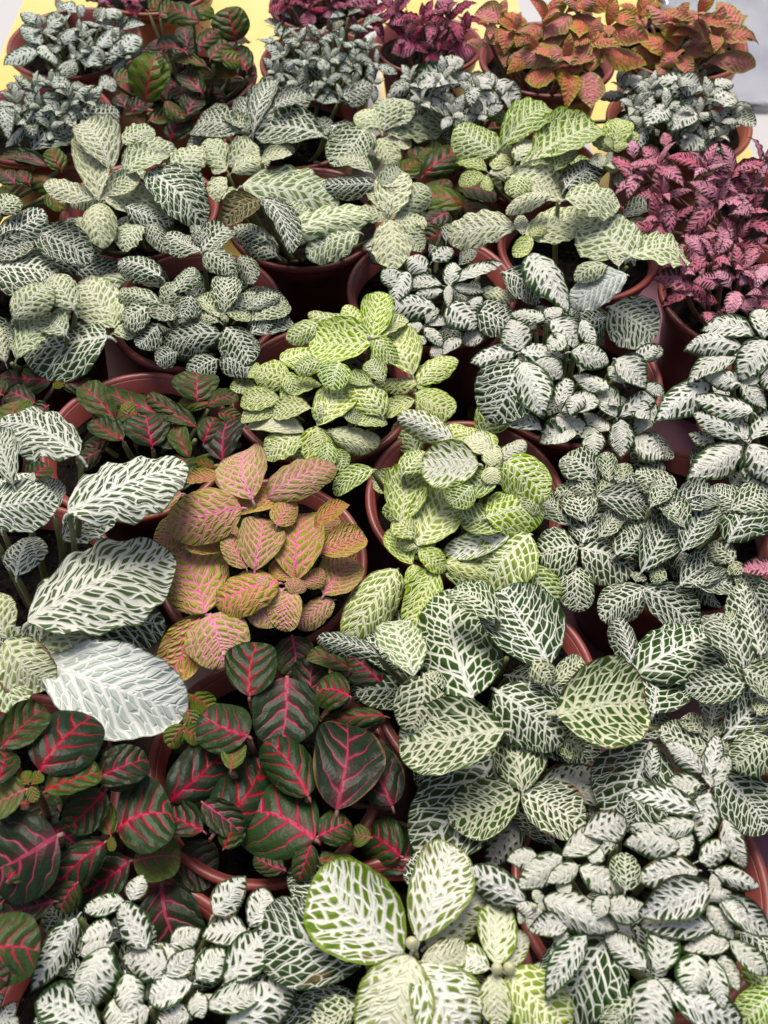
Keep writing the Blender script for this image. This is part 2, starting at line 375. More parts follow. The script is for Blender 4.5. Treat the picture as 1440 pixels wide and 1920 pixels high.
def crumbs(seed):
    rg = random.Random(seed); V, Fc = [], []
    for q in range(70):
        a, r = rg.uniform(0, 6.28), .038*math.sqrt(rg.random()); c = Vector((r*math.cos(a), r*math.sin(a), .0665)); s_ = rg.uniform(.0005, .0014)
        b0 = len(V); V += [tuple(c+Vector(d)*s_*rg.uniform(.6, 1.4)) for d in ((1,0,0),(-1,0,0),(0,1,0),(0,-1,0),(0,0,1),(0,0,-1))]
        Fc += [tuple(b0+i for i in f) for f in ((0,2,4),(2,1,4),(1,3,4),(3,0,4),(2,0,5),(1,2,5),(3,1,5),(0,3,5))]
    me = bpy.data.meshes.new('soil_crumbs'); me.from_pydata(V, [], Fc); return me
CRM_M = plain('soil_crumb', (.040, .028, .018), .95, col2=(.010, .007, .005), sc=300., spec=.15)
CRUMB = [crumbs(i) for i in range(3)]
for c_ in CRUMB: c_.materials.append(CRM_M)
STEMM = plain('green_stem', (.15, .19, .06), .5, sc=60., col2=(.22, .20, .09)); STEMR = plain('reddish_stem', (.16, .06, .05), .5, sc=60., col2=(.20, .12, .07))
BUDM = plain('pale_bud', (.62, .58, .38), .45, sc=80., col2=(.55, .55, .30))
def tube(name, pts, r0, r1, mat, n=6):
    V, Fc = [], []
    for i, p in enumerate(pts):
        d = (pts[min(i+1, len(pts)-1)] - pts[max(i-1, 0)]).normalized(); a = d.orthogonal().normalized(); b_ = d.cross(a)
        r = r0 + (r1-r0)*i/(len(pts)-1)
        V += [p + (a*math.cos(6.283*k/n) + b_*math.sin(6.283*k/n))*r for k in range(n)]
    for i in range(len(pts)-1):
        for k in range(n): Fc.append((i*n+k, i*n+(k+1) % n, (i+1)*n+(k+1) % n, (i+1)*n+k))
    Fc.append(tuple(range((len(pts)-1)*n, len(pts)*n)))
    me = bpy.data.meshes.new(name); me.from_pydata([tuple(v) for v in V], [], Fc)
    me.polygons.foreach_set('use_smooth', [True]*len(me.polygons)); me.materials.append(mat); return me
bmb = bmesh.new(); bmesh.ops.create_uvsphere(bmb, u_segments=12, v_segments=8, radius=1)
for v in bmb.verts: v.co.z *= 1.35; v.co.x *= 1 - .25*max(0, v.co.z); v.co.y *= 1 - .25*max(0, v.co.z)
for f in bmb.faces: f.smooth = True
BUD = bpy.data.meshes.new('bud'); bmb.to_mesh(BUD); bmb.free(); BUD.materials.append(BUDM)

# ------------------------------------------------------------------ plants
TILE = {1: (0, 0), 2: (720, 0), 3: (0, 480), 4: (720, 480), 5: (0, 960), 6: (720, 960), 7: (0, 1440), 8: (720, 1440)}
def frame(d, n):
    x = d.normalized(); z = (n - x*n.dot(x)).normalized(); y = z.cross(x)
    return x, y, z
def plant(pid, typ, label, pc, pw, H, data, fill=10, fill_typ=None, pot='r', ros=(), drop=16, buds=(), group='nerve plants in plastic pots', name='potted_nerve_plant', ftop=.25, Rd=None, lfill=None, ps=1.0):
    rg = random.Random(pid*7919+11)
    P0 = at_z(pc[0], pc[1], RIM); ctr = Vector((P0.x, P0.y, 0)); pot_c = Vector((*pw, 0))
    root = bpy.data.objects.new(name, None); COL.objects.link(root); root.location = (pw[0], pw[1], .003 + .002*(pid % 3 == 0))
    tag(root, label, 'potted plant', group); root.rotation_euler = (rg.uniform(-.004, .004), rg.uniform(-.004, .004), 0)
    inv = Matrix.Translation(root.location) @ root.rotation_euler.to_matrix().to_4x4(); inv.invert()
    pt = obj('pot', POTME[pot], root); obj('rim', RIMME[pot], pt)
    so = obj('soil', SOIL[pid % 4], root); so.rotation_euler = (0, 0, pid)
    cr = obj('soil_crumbs', CRUMB[pid % 3], root); cr['kind'] = 'stuff'; cr.rotation_euler = (0, 0, pid*2.1)
    for q_ in (pt, so, cr): q_.scale = (ps, ps, ps)
    Rd = Rd or RO*1.25
    def dome(px, py, dz=0.0):
        z = RIM + H
        for _ in range(8):
            p = at_z(px, py, z); r = math.hypot(p.x-ctr.x, p.y-ctr.y)/Rd
            z = .5*z + .5*(RIM + dz + max(H*(1-.75*min(r, 1.6)**2), -.012))
        return at_z(px, py, z)
    items = []       # (base, tip, wpx or width, type, age or None, isworld)
    def put(base, tip, width, t, age, nrm=None, roll=0.0):
        d = tip-base; L = d.length
        if L < .002: return
        n = nrm if nrm is not None else (Vector((0, 0, 1)) + (CAM-base).normalized()*.45 + Vector((rg.gauss(0, .12), rg.gauss(0, .12), 0)))
        x, y, z = frame(d, n)
        if roll:
            y, z = y*math.cos(roll)+z*math.sin(roll), z*math.cos(roll)-y*math.sin(roll)
        items.append((base, L, width, x, y, z, t, age))
    for tile, txt in data:
        ox, oy = TILE[tile]
        for line in txt.replace('\n', ';').split(';'):
            tk = line.split()
            if len(tk) < 5: continue
            bx, by, tx, ty, w = [float(v)/2 for v in tk[:5]]; bx += ox; tx += ox; by += oy; ty += oy
            fl_ = {q.split('=')[0]: q.split('=')[1] for q in tk[5:]}
            t = fl_.get('t', typ)
            base = dome(bx, by, float(fl_.get('z', 0))/100)
            small = math.hypot(tx-bx, ty-by)
            dr = float(fl_['d']) if 'd' in fl_ else drop + rg.uniform(-7, 7)
            if 'd' not in fl_ and ty < by: dr -= 38*(by-ty)/max(small, 1)*max(0, 1-by/1500)
            # bigger (older) leaves sit a little lower in their rosette
            z = base.z
            for _ in range(7):
                T = at_z(tx, ty, z); hd = min(math.hypot(T.x-base.x, T.y-base.y), .06)
                z = max(.5*z + .5*(base.z - math.tan(R(dr))*hd), .03)
            T = at_z(tx, ty, z)
            mid = (base+T)/2
            n = Vector((0, 0, 1)) + (CAM-mid).normalized()*.5 + Vector((rg.gauss(0, .18), rg.gauss(0, .18), 0))
            if 'n' in fl_:
                a, b2 = fl_['n'].split(','); n = Vector((float(a), float(b2), 1)) if True else n
            x, y, zz = frame(T-base, n)
            # width measured in the picture -> real width
            vd = (mid-CAM).normalized(); yp = y - vd*y.dot(vd)
            wid = w*depth(mid)/F_PX/max(yp.length, .55)*WFAC[CLASS[t]]
            items.append((base, (T-base).length*(1.13 if CLASS[t] == 'pointed' else 1.06), wid, x, y, zz, t, float(fl_['a']) if 'a' in fl_ else None))
    # rosettes given only by their centre: decussate pairs of leaves round a shoot tip
    for r_ in ros:
        cx, cy, lpx, npair = r_[:4]; t = r_[4] if len(r_) > 4 else typ
        base = dome(cx, cy); Lr = lpx*1.24*depth(base)/F_PX; ph = rg.uniform(0, 3.14)
        outd = Vector((base.x-ctr.x, base.y-ctr.y, 0))*7
        ax = (Vector((0, 0, 1)) + outd + Vector((rg.gauss(0, .15), rg.gauss(0, .15)-.15, 0))).normalized()
        e1 = ax.orthogonal().normalized(); e2 = ax.cross(e1)
        for k in range(npair):
            f = (k+1)/npair; el = R(62 - 55*f + rg.uniform(-8, 8)); LL = Lr*(.35+.65*f)*rg.uniform(.85, 1.12)
            for s_ in (0, 1):
                an = ph + k*1.5708 + s_*3.1416 + rg.gauss(0, .16)
                hdir = e1*math.cos(an)+e2*math.sin(an)
                dv = hdir*math.cos(el)+ax*math.sin(el)
                b_ = base - ax*(.0035*k)
                up = ax*math.cos(el) - hdir*math.sin(el)
                put(b_, b_+dv*LL, LL*SHP[CLASS[t]][2]*rg.uniform(.9, 1.15), t, max(0, .9-f*.85), up + Vector((0, 0, .3)), rg.gauss(0, .15))
    Lmax = sorted([i[1] for i in items])[int(len(items)*.9)] if items else .02
    med = sorted([i[1] for i in items])[len(items)//2] if items else .02
    # older leaves lower down in the pot
    lf = (lfill or 1.05)*med
    for k in range(fill):
        an = 6.283*(k+rg.uniform(-.3, .3))/max(fill, 1)*1.618*1.0 + pid
        r0 = RO*ps*math.sqrt(rg.uniform(.02, .55)); hd = Vector((math.cos(an+rg.gauss(0, .4)), math.sin(an+rg.gauss(0, .4)), 0))
        z0 = RIM + rg.uniform(.0, max(H, .012)*ftop + .003)
        b_ = Vector((pw[0]+r0*math.cos(an), pw[1]+r0*math.sin(an), z0)); LL = min(lf*rg.uniform(.8, 1.2), .042)
        el = R(rg.uniform(-16, 22)); dv = hd*math.cos(el) + Vector((0, 0, math.sin(el)))
        t = fill_typ or ('S' if typ in 'FTC' and k % 3 else typ)
        put(b_, b_+dv*LL, LL*SHP[CLASS[t]][2]*rg.uniform(.95, 1.2), t, rg.uniform(0, .25), None, rg.gauss(0, .2))
    # stems: cluster the bases
    cl = []
    for it in items:
        for c in cl:
            if (c[0]/c[1]-it[0]).length < .011: c[0] = c[0]+it[0]; c[1] += 1; break
        else: cl.append([it[0].copy(), 1])
    sm = STEMR if typ in 'RKMO' else STEMM
    for s_, cnt in cl:
        top = s_/cnt - Vector((0, 0, .002))
        rr = Vector((top.x-pw[0], top.y-pw[1], 0)); bot = Vector((pw[0], pw[1], RIM*ps-.012)) + rr*min(.55, .020*ps/max(rr.length, .001))
        m1 = bot.lerp(top, .5) + rr*.12 + Vector((0, 0, .004 if top.z < RIM+.01 else 0))
        pts = [(bot*(1-u)**2 + m1*2*u*(1-u) + top*u*u) for u in (0, .25, .5, .75, 1)]
        if (top-bot).length < .006: continue
        obj('stem', tube('stem', [inv @ p for p in pts], .0016, .0011, sm), root)
    for base, L, wid, x, y, z, t, age in items:
        me = LEAF[t][rg.randrange(NVAR)]
        o = obj('leaf', me, root)
        fl_ = -1 if rg.random() < .5 else 1
        M = Matrix(((x.x*L, y.x*wid, z.x*L*1.0, base.x), (x.y*L, y.y*wid, z.y*L, base.y), (x.z*L, y.z*wid, z.z*L, base.z), (0, 0, 0, 1)))
        o.matrix_local = inv @ M
        if age is None: age = max(0.0, min(1.0, 1.05*(1 - L/Lmax) + rg.uniform(-.12, .15)))
        o['age'] = float(age); o['coarse'] = min(1.0, .34 + .66*L/.038)
    for bx, by, r in buds:
        c = dome(bx, by, .004); o = obj('bud', BUD, root); r = r*depth(c)/F_PX
        o.matrix_local = inv @ (Matrix.Translation(c) @ Matrix.Diagonal((r, r, r, 1)))
    return root

# ------------------------------------------------------------------ the plants, nearest first
plant(40, 'B', 'big lime-edged white-centred nerve plant at the bottom centre, its rosette with two pale buds', (800,1850), (0.0061,0.0509), .045, [(7, '''
1510 700 1215 395 300;1375 720 975 605 260 t=S z=-1;1330 890 1175 970 120 t=S'''), (8, '''
130 650 250 305 205;160 670 365 490 170 z=-.5 a=.3;140 725 302 680 105 a=.9;100 700 -40 1040 260 a=.6;120 740 290 1040 240 t=B a=.2
230 760 440 990 160 t=S z=-1;425 740 430 510 135 a=.5;455 750 525 620 85 a=.4;460 770 680 990 210 t=L a=.5;410 770 430 960 110 a=.7;395 750 265 720 95 a=.2;530 800 650 760 80 t=B''')],
 fill=8, fill_typ='S', buds=((772,1768,12),(932,1816,11),(955,1815,12)), drop=10)
plant(41, 'F', 'small-leaved nerve plant with feathery white leaves, in the pot at the bottom left corner', (300,1832), (-0.0843,0.0429), .034, [(7, '''
290 560 135 810 125;425 600 315 640 105;410 670 330 900 150;470 770 510 930 110;650 760 475 720 125;725 810 575 870 130;735 795 830 690 115
840 810 985 640 150;770 900 975 830 115;930 620 775 630 115;935 600 985 465 110;800 550 910 420 120;960 600 1100 500 75;850 980 1090 790 200 a=0
715 910 600 970 115;380 990 160 890 165 a=0;430 860 480 1000 120;670 700 530 680 80;550 680 450 520 115;470 500 330 530 80;490 500 530 410 80;990 690 1075 790 95
620 780 720 690 90;740 840 760 930 80 a=.9;760 850 800 900 60 a=1;560 900 460 960 110;640 660 740 610 90;300 700 420 660 80;880 660 960 700 70''')], fill=26, ftop=.6, drop=12)
plant(45, 'F', 'few white-veined leaf tips over a rim at the extreme bottom left corner', (-100,1990), (-0.1637,-0.0013), .03, [(7, '''
-10 970 55 885 70;20 1000 60 940 60;-60 900 10 860 70''')], fill=16)
plant(42, 'R', 'plant cut off at lower left, one big plain green leaf showing', (-120,1800), (-0.2413,0.0458), .05, [(7, '''
-80 690 140 690 260 t=V a=.1;-60 800 20 720 120;-100 760 20 800 130''')], fill=14)
plant(44, 'L', 'lime green nerve plant cut off by the bottom right corner', (1400,1925), (0.1500,-0.0150), .045, [(8, '''
1470 830 1345 960 130;1450 870 1375 690 90 a=.3;1500 820 1500 700 100''')], fill=9)
plant(39, 'F', 'sprawling nerve plant with layered white leaves edged dark green, beside the bare pink mat', (1160,1640), (0.0898,0.0863), .055, [(8, '''
1185 165 930 110 100;1190 60 1062 90 90 a=.6;1170 140 1078 150 65;1218 90 1188 262 110;1165 205 1005 255 85;1275 190 1350 358 85;1180 350 1300 285 90
1180 385 965 415 120;1220 440 970 545 150;1240 600 980 590 115;1230 395 1248 480 45 a=1;1235 385 1390 440 80;1255 475 1430 612 105;1212 515 1302 632 80 a=1
1300 660 1135 678 75 a=.9;1292 645 1422 765 85 a=.6;1262 700 1325 825 75;1170 695 1150 855 130;1225 712 1268 888 80;1255 500 1365 595 80;1100 330 1150 255 70
1225 75 1215 -75 65 a=.6;1195 20 1065 -80 80;1215 40 1245 -105 70;1240 70 1290 -30 60;1110 300 920 290 100;1075 250 935 215 60;1180 480 1290 470 60'''), (8, '''
535 505 318 395 130;595 490 850 595 140 a=.5;545 520 510 580 50 a=1;560 530 550 605 45 a=1;575 512 612 525 35 a=1;690 590 555 610 85;825 530 970 520 105
670 330 512 440 110 a=.8;665 330 797 242 100 a=.8;730 365 620 425 75 a=.9;730 375 880 455 105 a=.7;745 250 892 205 110;575 330 470 345 80;780 360 800 300 70;905 460 905 325 105 t=S
560 450 595 505 45 a=.9;640 600 690 690 65;600 560 500 520 60;700 470 650 430 60;840 480 800 560 70;620 700 700 640 60'''), (8, '''
1020 775 1045 615 125;985 755 835 625 105;1020 790 985 1000 170;1045 820 1310 945 140;860 610 660 910 270 t=S a=0 z=-1;930 860 830 990 100 t=S
1030 790 1080 860 70;760 625 625 845 105;1010 770 1060 750 40 a=1''')], fill=12, drop=12, ftop=.5, Rd=.09, buds=((1002,1700,6),))
plant(36, 'R', 'plant with round dark leaves and crimson veins in the middle pot of the lower left', (512,1450), (-0.0438,0.1280), .030, [(5, '''
935 690 965 500 200;1095 465 1110 612 160;1310 585 1165 535 85 t=V;1075 620 1055 868 255;1310 690 1190 670 140;1430 640 1320 545 150;1440 765 1215 800 85 t=V
1265 1115 1300 815 270;930 840 765 760 200;640 1085 850 890 210;865 965 895 868 95 t=V a=1;1155 1065 1005 865 170;1470 1100 1370 880 190;1020 540 860 560 90
720 690 800 745 90 t=V a=.9;700 745 735 810 65 t=V a=.8;690 800 640 880 85 t=V a=1;690 820 755 850 80 t=V a=.5;710 690 690 690 30 a=1 t=V;700 710 725 690 35 t=V a=1'''), (7, '''
805 245 980 -20 240;1180 265 915 165 300 a=.55;1195 255 1308 205 135;1165 285 1120 418 95;1390 260 1320 250 80 t=V;1500 330 1370 250 170;1195 340 1325 350 75 t=V
760 235 620 160 140;1530 390 1440 215 190;1750 300 1830 370 110;1060 380 960 330 90;760 130 900 240 120;840 300 900 200 100 t=V a=0''')], fill=4, drop=14)
plant(37, 'R', 'plant with big rounded dark green leaves and bright crimson veins at the left edge', (25,1545), (-0.1415,0.1135), .055, [(7, '''
215 255 -40 390 330;440 230 640 180 290 a=.35;415 250 380 130 85 t=V a=.6;395 85 260 220 150 a=.3;170 85 370 20 125 t=V;500 350 668 335 175 t=V a=.8;650 345 800 400 190
485 350 280 480 195;605 445 690 690 270;390 280 195 460 150;200 500 20 545 140;290 430 230 535 110;95 80 -20 130 150 t=V;400 70 540 -10 110;115 70 130 125 50 t=V a=1;105 60 75 25 60 t=V a=1
120 60 150 20 50 t=V a=1;415 260 420 310 35 t=V a=1;30 420 130 330 110;-10 60 20 -60 110'''), (5, '''
10 880 160 740 150 t=V a=.2;150 970 340 780 250;360 1000 545 930 150;200 1010 300 890 120''')], fill=9, drop=14)
plant(34, 'S', 'largest-leaved dark green nerve plant with bold white nets, right of the crimson-veined pot', (900,1262), (0.0402,0.1623), .050, [(8, '''
450 -90 140 300 290 a=.1 z=-1.6;508 90 255 190 185 z=1.2 a=.75;515 90 735 235 180 z=1.2 a=.5;520 88 500 -205 185 a=.7 z=1.4;585 65 858 60 165 t=F a=.3;690 80 885 125 85 t=F;525 190 395 370 120 t=F a=.3'''), (6, '''
330 695 250 310 285 a=.3;620 575 455 300 260 a=.1;645 755 968 720 300 a=.85 z=.8;420 670 655 865 215 a=.25 z=-.8;450 815 75 870 250 a=.8 z=1;150 615 95 815 185 a=.8;110 615 35 420 155 t=C a=.2
430 400 260 300 120;635 640 745 565 90;650 850 740 900 110;-10 545 -240 480 75 a=0;560 560 620 640 90;200 690 170 600 80''')], fill=14, drop=16, lfill=.85)
plant(35, 'S', 'nerve plant of dark pointed leaves with fine white veins at the right edge, lower half', (1390,1300), (0.1734,0.1575), .045, [(6, '''
950 610 1252 480 230 a=.1;930 610 870 410 90 a=0;1010 755 1040 590 220 a=0;1355 640 1140 660 125 a=.2;1350 585 1228 395 145 a=.3;1415 535 1345 280 135 a=.3;1350 590 1470 670 120
1230 780 1225 690 115 a=.5;1275 850 1460 680 165;1225 868 1210 768 85 a=.8;1190 825 1130 765 70;1245 860 1310 905 60 a=.6;1245 905 1040 820 120 a=.4;1450 850 1320 960 145
1000 870 900 1180 270 a=0;1260 985 1430 1190 200 a=.1;1345 440 1290 380 70;970 850 1055 765 100 a=.1;1350 580 1440 540 60 a=.8;1400 760 1420 700 60''')], fill=12, drop=14, lfill=.7)
plant(33, 'S', 'wide nerve plant of small rounded dark white-netted leaves, right of the lime rosette', (1225,1000), (0.1257,0.2347), .036, [(6, '''
725 130 582 165 165;742 135 925 225 165 a=.3;745 115 760 -70 150;720 205 735 368 125;870 160 1000 20 145;965 225 1105 40 145;1120 145 1225 -30 130;1110 275 1258 185 125
990 290 820 395 135;970 282 1160 440 145;1315 190 1220 125 80;1290 115 1440 -30 165;1150 260 1318 285 95;1320 210 1388 290 85;805 95 880 10 75;700 50 585 -40 95;735 125 800 90 50 a=.9;945 260 960 230 60 a=.9
1310 185 1340 230 60 a=.9;1130 60 1070 -50 90;1060 250 1000 230 60'''), (4, '''
795 840 680 755 120;845 845 835 740 70;795 895 685 855 65 a=.5;765 905 645 885 80;690 975 575 900 100;760 1000 725 885 120;800 900 1020 935 115;800 890 865 845 55 a=.8
1095 870 950 810 100;1000 940 1045 850 80;905 840 895 780 65;1090 935 1240 895 120 a=0;1365 965 1220 880 110;1300 950 1440 910 110;810 870 800 900 40 a=1''')], fill=16, drop=14, ftop=.4)
plant(32, 'L', 'lime green nerve plant right of the pink-veined one, bright rosette leaning forward', (852,955), (0.0367,0.2531), .048, [(6, '''
105 195 25 70 85 a=.95;130 140 200 70 65 a=.9;125 125 270 -60 180 a=.8;60 40 100 -160 150 a=.75;130 145 225 218 75 a=.9;225 190 445 210 95 a=1;110 198 120 310 80 a=.9;185 210 95 440 130 a=.8
50 215 -130 480 160 a=.45;115 100 45 30 80 a=.8;230 230 375 265 70 a=0;545 85 385 270 195 a=.25;470 90 235 150 90 t=B a=.1;460 60 290 15 100 a=.2;385 20 590 -10 165 a=.5;520 210 645 335 120 a=0
120 130 60 120 45 a=1;140 150 170 190 40 a=1'''), (4, '''
355 780 150 790 165 t=B a=.4;425 710 245 640 105 a=.7;405 740 305 690 85 t=B a=.9;400 790 410 720 75 t=B a=.9;450 765 600 910 155 a=.55;400 790 410 855 70 t=B a=.9;430 760 525 695 70 t=B
258 695 60 600 95 t=B a=.1;425 850 265 870 110 a=.1;70 820 155 740 95 a=.2;-40 800 -180 890 80 a=.2;330 860 250 930 100 a=0;560 900 520 960 90 a=.2''')], fill=9, drop=16)
plant(31, 'P', 'olive and lime nerve plant with pink veins left of the centre', (490,1062), (-0.0522,0.2186), .042, [(5, '''
1110 255 1140 20 180 a=.6;1045 265 825 350 140 a=.3;955 218 985 35 150 a=.15;925 210 855 85 85 a=.1;1105 250 1025 190 80 a=.9;1060 290 945 410 130 a=.6;1095 295 1070 440 115 a=.7;1250 330 1125 430 85 a=.1
1215 310 1330 190 145 a=.2;1205 155 1362 95 110 a=.3;1070 268 1145 290 55 a=.9;770 378 655 140 225 a=.75;745 405 615 625 150 a=.35;785 385 845 575 215 a=.8;905 -15 640 50 180 a=.6
690 30 595 125 120 a=.3;690 130 855 120 85 a=.1;1180 60 1295 -25 65 a=0;1040 50 1100 -40 90 a=.3;1130 270 1210 220 70 a=.5;1000 240 960 290 50 a=.9'''), (3, '''
945 912 925 738 185 a=.75;1005 905 1242 790 135 a=.35;1085 910 890 955 80 a=.8;680 890 505 950 100 a=.3;850 835 710 845 50 a=.2''')], fill=4, drop=16, lfill=.8)
plant(30, 'A', 'tall nerve plant with huge ruffled leaves, mostly white with green slits, at the left edge', (95,1040), (-0.1561,0.2031), .072, [(3, '''
295 745 5 635 180 a=.1;255 960 680 790 215 a=.2;50 860 -20 680 120 a=.3;-80 960 205 920 170 a=.05'''), (5, '''
105 410 630 180 280 a=.35;260 430 605 430 190 t=S a=0 z=-1.5;160 570 675 745 280 t=X d=8;20 480 190 640 175 t=C a=.8;165 510 355 360 130 t=C a=.5;30 475 -20 320 110 t=C a=.8;10 560 70 750 125 t=C a=.5
20 590 20 700 90 t=A;60 240 120 100 130 a=.0 z=-2'''), (3, '''
200 970 175 840 90 t=A a=0 z=-2''')], fill=7, drop=14, Rd=.075)
plant(26, 'F', 'nerve plant with arching white-striped leaves at the right edge, middle height', (1450,790), (0.1938,0.2948), .052, [(4, '''
1395 302 1210 285 85 a=.3;1440 320 1345 460 120 a=.3;1425 315 1400 215 85 a=.3;1345 345 1145 358 90 a=.1;1322 378 1158 475 90 a=.2;1362 692 1230 550 105 a=.4;1385 585 1175 535 95 a=.2
1335 690 1175 600 90;1345 715 1155 825 130 a=.4;1370 705 1460 860 115;1378 690 1450 600 85;1345 465 1425 565 75;1345 480 1210 460 75;1225 470 1035 605 130 a=.0;1370 735 1425 890 100;1440 420 1480 520 80
1240 700 1150 670 60 a=0;1300 860 1340 820 70 a=0;1400 480 1330 420 80;1365 700 1340 660 50 a=1''')], fill=16, drop=18, lfill=.7)
plant(25, 'F', 'bushy nerve plant with white-netted dark leaves, right of the yellow-green plant', (1052,730), (0.0920,0.3252), .040, [(4, '''
500 352 340 395 95 a=.2;505 358 475 250 115;512 360 680 390 100;500 390 410 615 215 t=S a=0;520 400 590 588 145 a=.2;605 240 488 218 70;625 240 715 345 100;742 240 785 338 65;700 360 828 395 100
870 385 970 490 110;845 500 720 455 70;660 590 790 545 85 a=.5;640 608 758 650 85 a=.5;845 655 755 595 65;870 605 805 510 90;880 605 1005 520 85;725 665 595 700 100;595 655 400 628 85
890 612 890 745 95;940 680 1040 755 100;1010 545 950 665 90;1000 660 1080 755 70 t=S;810 665 728 680 50 a=1;790 660 790 745 85;650 565 695 475 70;970 485 1042 520 50;560 400 660 450 90;600 230 660 200 60
740 520 700 590 70;900 480 850 420 80;930 560 990 610 70;680 300 620 350 80;840 560 900 540 50 a=.8''')], fill=14, drop=18, ftop=.4, lfill=.85)
plant(27, 'L', 'yellow-green nerve plant with small rounded white-veined leaves in the middle', (652,752), (-0.0299,0.3148), .036, [(3, '''
1395 325 1172 320 160 a=.75;1395 310 1435 145 110 a=.8;1385 300 1300 190 90 a=.8;1325 250 1165 215 75 a=.5;1205 260 1080 315 75 a=.3;1050 390 1195 350 105 a=.5;1085 470 962 440 105 a=.8;980 440 935 440 55 a=.9
1205 400 1110 430 60 a=.2;1275 400 1245 500 110 a=.1;1050 540 910 550 80 a=.8;1050 540 1200 490 70 a=.7;1165 570 1028 592 75 a=.8;1035 590 910 615 70 a=.5;1142 660 940 640 90 t=B a=.9;1190 635 1335 500 125 a=.8
1185 640 1195 772 130 a=.9;1240 660 1420 690 95 t=B a=.9;1140 680 1000 755 95 a=.5;1240 730 1290 800 70 a=.1;1435 600 1325 470 115 a=.6;1395 480 1305 450 60 a=.2;1440 470 1388 395 75 a=.3;1340 632 1445 622 55 a=.5
1170 570 1250 610 70 a=.5;1060 440 1110 520 60 a=.4;1290 590 1350 620 50 a=.1;1230 700 1210 800 70 a=.1'''), (4, '''
108 445 25 285 145 a=.8;128 482 262 390 95 a=.8;120 515 260 580 125 a=.9;115 540 -25 595 65 a=1;130 475 -25 468 65 a=.9;-60 310 80 240 75 a=.5;-40 300 40 400 70 a=.3;130 500 160 450 45 a=1''')],
 fill=10, drop=14, buds=((692,634,5),), lfill=.8)
plant(28, 'V', 'dark olive plant with thick rounded leaves behind the pink-veined plant', (290,812), (-0.1154,0.2842), .014, [(3, '''
430 610 315 490 110 a=.3;590 590 380 500 120 a=.1;515 590 355 595 75 a=.2;480 597 480 548 55 a=1;675 605 555 530 75 a=.3;740 545 740 440 170 a=.25;780 555 675 550 55 a=.5;780 560 888 530 65 a=.2;735 640 590 575 75 a=.1
570 715 545 600 170 t=R;710 755 655 635 80 a=.5;835 765 865 615 150 t=R;765 700 805 610 90 t=R;820 590 895 610 60 a=.3;640 885 700 750 130 a=.0;800 790 715 775 60;460 690 350 620 100 a=.0;690 700 620 680 90 a=0;900 700 830 650 80 t=R''')], fill=5, drop=8, lfill=.7, ftop=0)
plant(29, 'R', 'small red-veined plant squeezed between pots at the left edge above the ruffled plant', (0,800), (-0.2060,0.2790), .012, [(3, '''
195 465 10 450 120 a=.4;222 470 340 472 70;205 470 235 490 50 t=V a=1;130 555 30 515 85;80 645 50 552 160 t=V a=.9;180 560 130 590 70;120 850 180 790 100;60 820 110 900 100;10 520 -30 480 90''')], fill=9, drop=8, ps=0.8)
plant(24, 'F', 'nerve plant of small narrow whitish leaves behind the yellow-green plant', (802,572), (0.0251,0.3870), .030, [(4, '''
220 110 105 115 55 a=.5;222 130 115 162 45 a=.5;245 120 262 35 65 a=.4;258 105 412 58 55 a=.5;260 115 365 135 45 a=.7;360 130 498 158 50 a=.6 t=C;245 110 240 190 40 a=.9;90 60 40 175 85;195 195 25 205 90
240 180 335 270 115 a=0;345 205 480 270 130 t=S a=.1;145 262 78 272 50 a=.5;155 255 190 200 50 a=.5;152 270 212 335 50 a=.5;165 258 245 248 45 a=.6;148 300 130 335 50 a=.5;212 275 325 258 50 a=.6;290 310 228 368 55 a=.4
310 220 360 160 60;180 340 220 375 60;380 300 300 330 70;60 120 0 60 80;20 0 -60 -40 90;90 -20 30 -80 80;160 60 90 20 80;180 20 250 -20 70''')], fill=16, drop=14, ftop=.4, lfill=.9)
plant(23, 'S', 'white-netted rounded dark nerve plant behind the dark olive plant', (398,592), (-0.0983,0.3745), .038, [(3, '''
825 290 622 340 120 a=.2;850 268 932 400 130 a=.2;822 245 712 222 70 a=.8;832 232 755 150 80 a=.8;842 210 852 82 100 a=.5;850 212 938 230 65 a=.9;945 240 1075 180 85 a=.7;940 290 1090 250 90 a=.0;810 388 712 455 95 a=.1
830 380 945 445 95 a=.0;880 190 955 140 75;930 200 1040 150 65;650 135 718 45 85;600 75 450 25 95 a=.1;620 180 600 240 105 a=.7;620 185 660 105 75 a=.7;600 180 448 150 75 a=.5;570 192 468 262 85 a=.4;590 260 515 335 90 a=0
750 -20 635 -85 105 a=.4;760 -20 865 -105 95 a=.4;770 -12 872 65 95;900 0 950 100 75;660 360 590 400 80 a=0;715 150 680 230 90 a=.1;760 -30 740 -110 70;960 210 1000 280 80 a=0;830 240 850 225 40 a=1;620 185 590 160 50 a=1''')], fill=12, drop=16)
plant(22, 'C', 'nerve plant with broad pale cream and white netted leaves, low at the left edge', (85,612), (-0.1888,0.3672), .045, [(3, '''
402 300 105 350 205 t=S a=.25;440 265 315 95 155 a=.6;50 235 182 115 115 a=.4;60 385 192 225 95 a=.4;20 400 -20 270 60;425 290 565 270 65 a=.5;280 205 185 90 110 a=.3;430 270 400 160 70 a=.9;250 300 180 250 100 a=0''')], fill=10, drop=14)
plant(21, 'S', 'nerve plant with large dark leaves and wide white nets high at the left edge', (25,500), (-0.2724,0.4026), .058, [(3, '''
-40 60 215 85 165 a=.2;270 55 458 85 85 a=0;200 25 370 0 95 a=.0'''), (1, '''
-10 900 158 795 125 a=.1;130 870 340 970 130 a=.1;-30 960 120 910 90 a=.4;0 800 60 740 90''')], fill=10, drop=12)
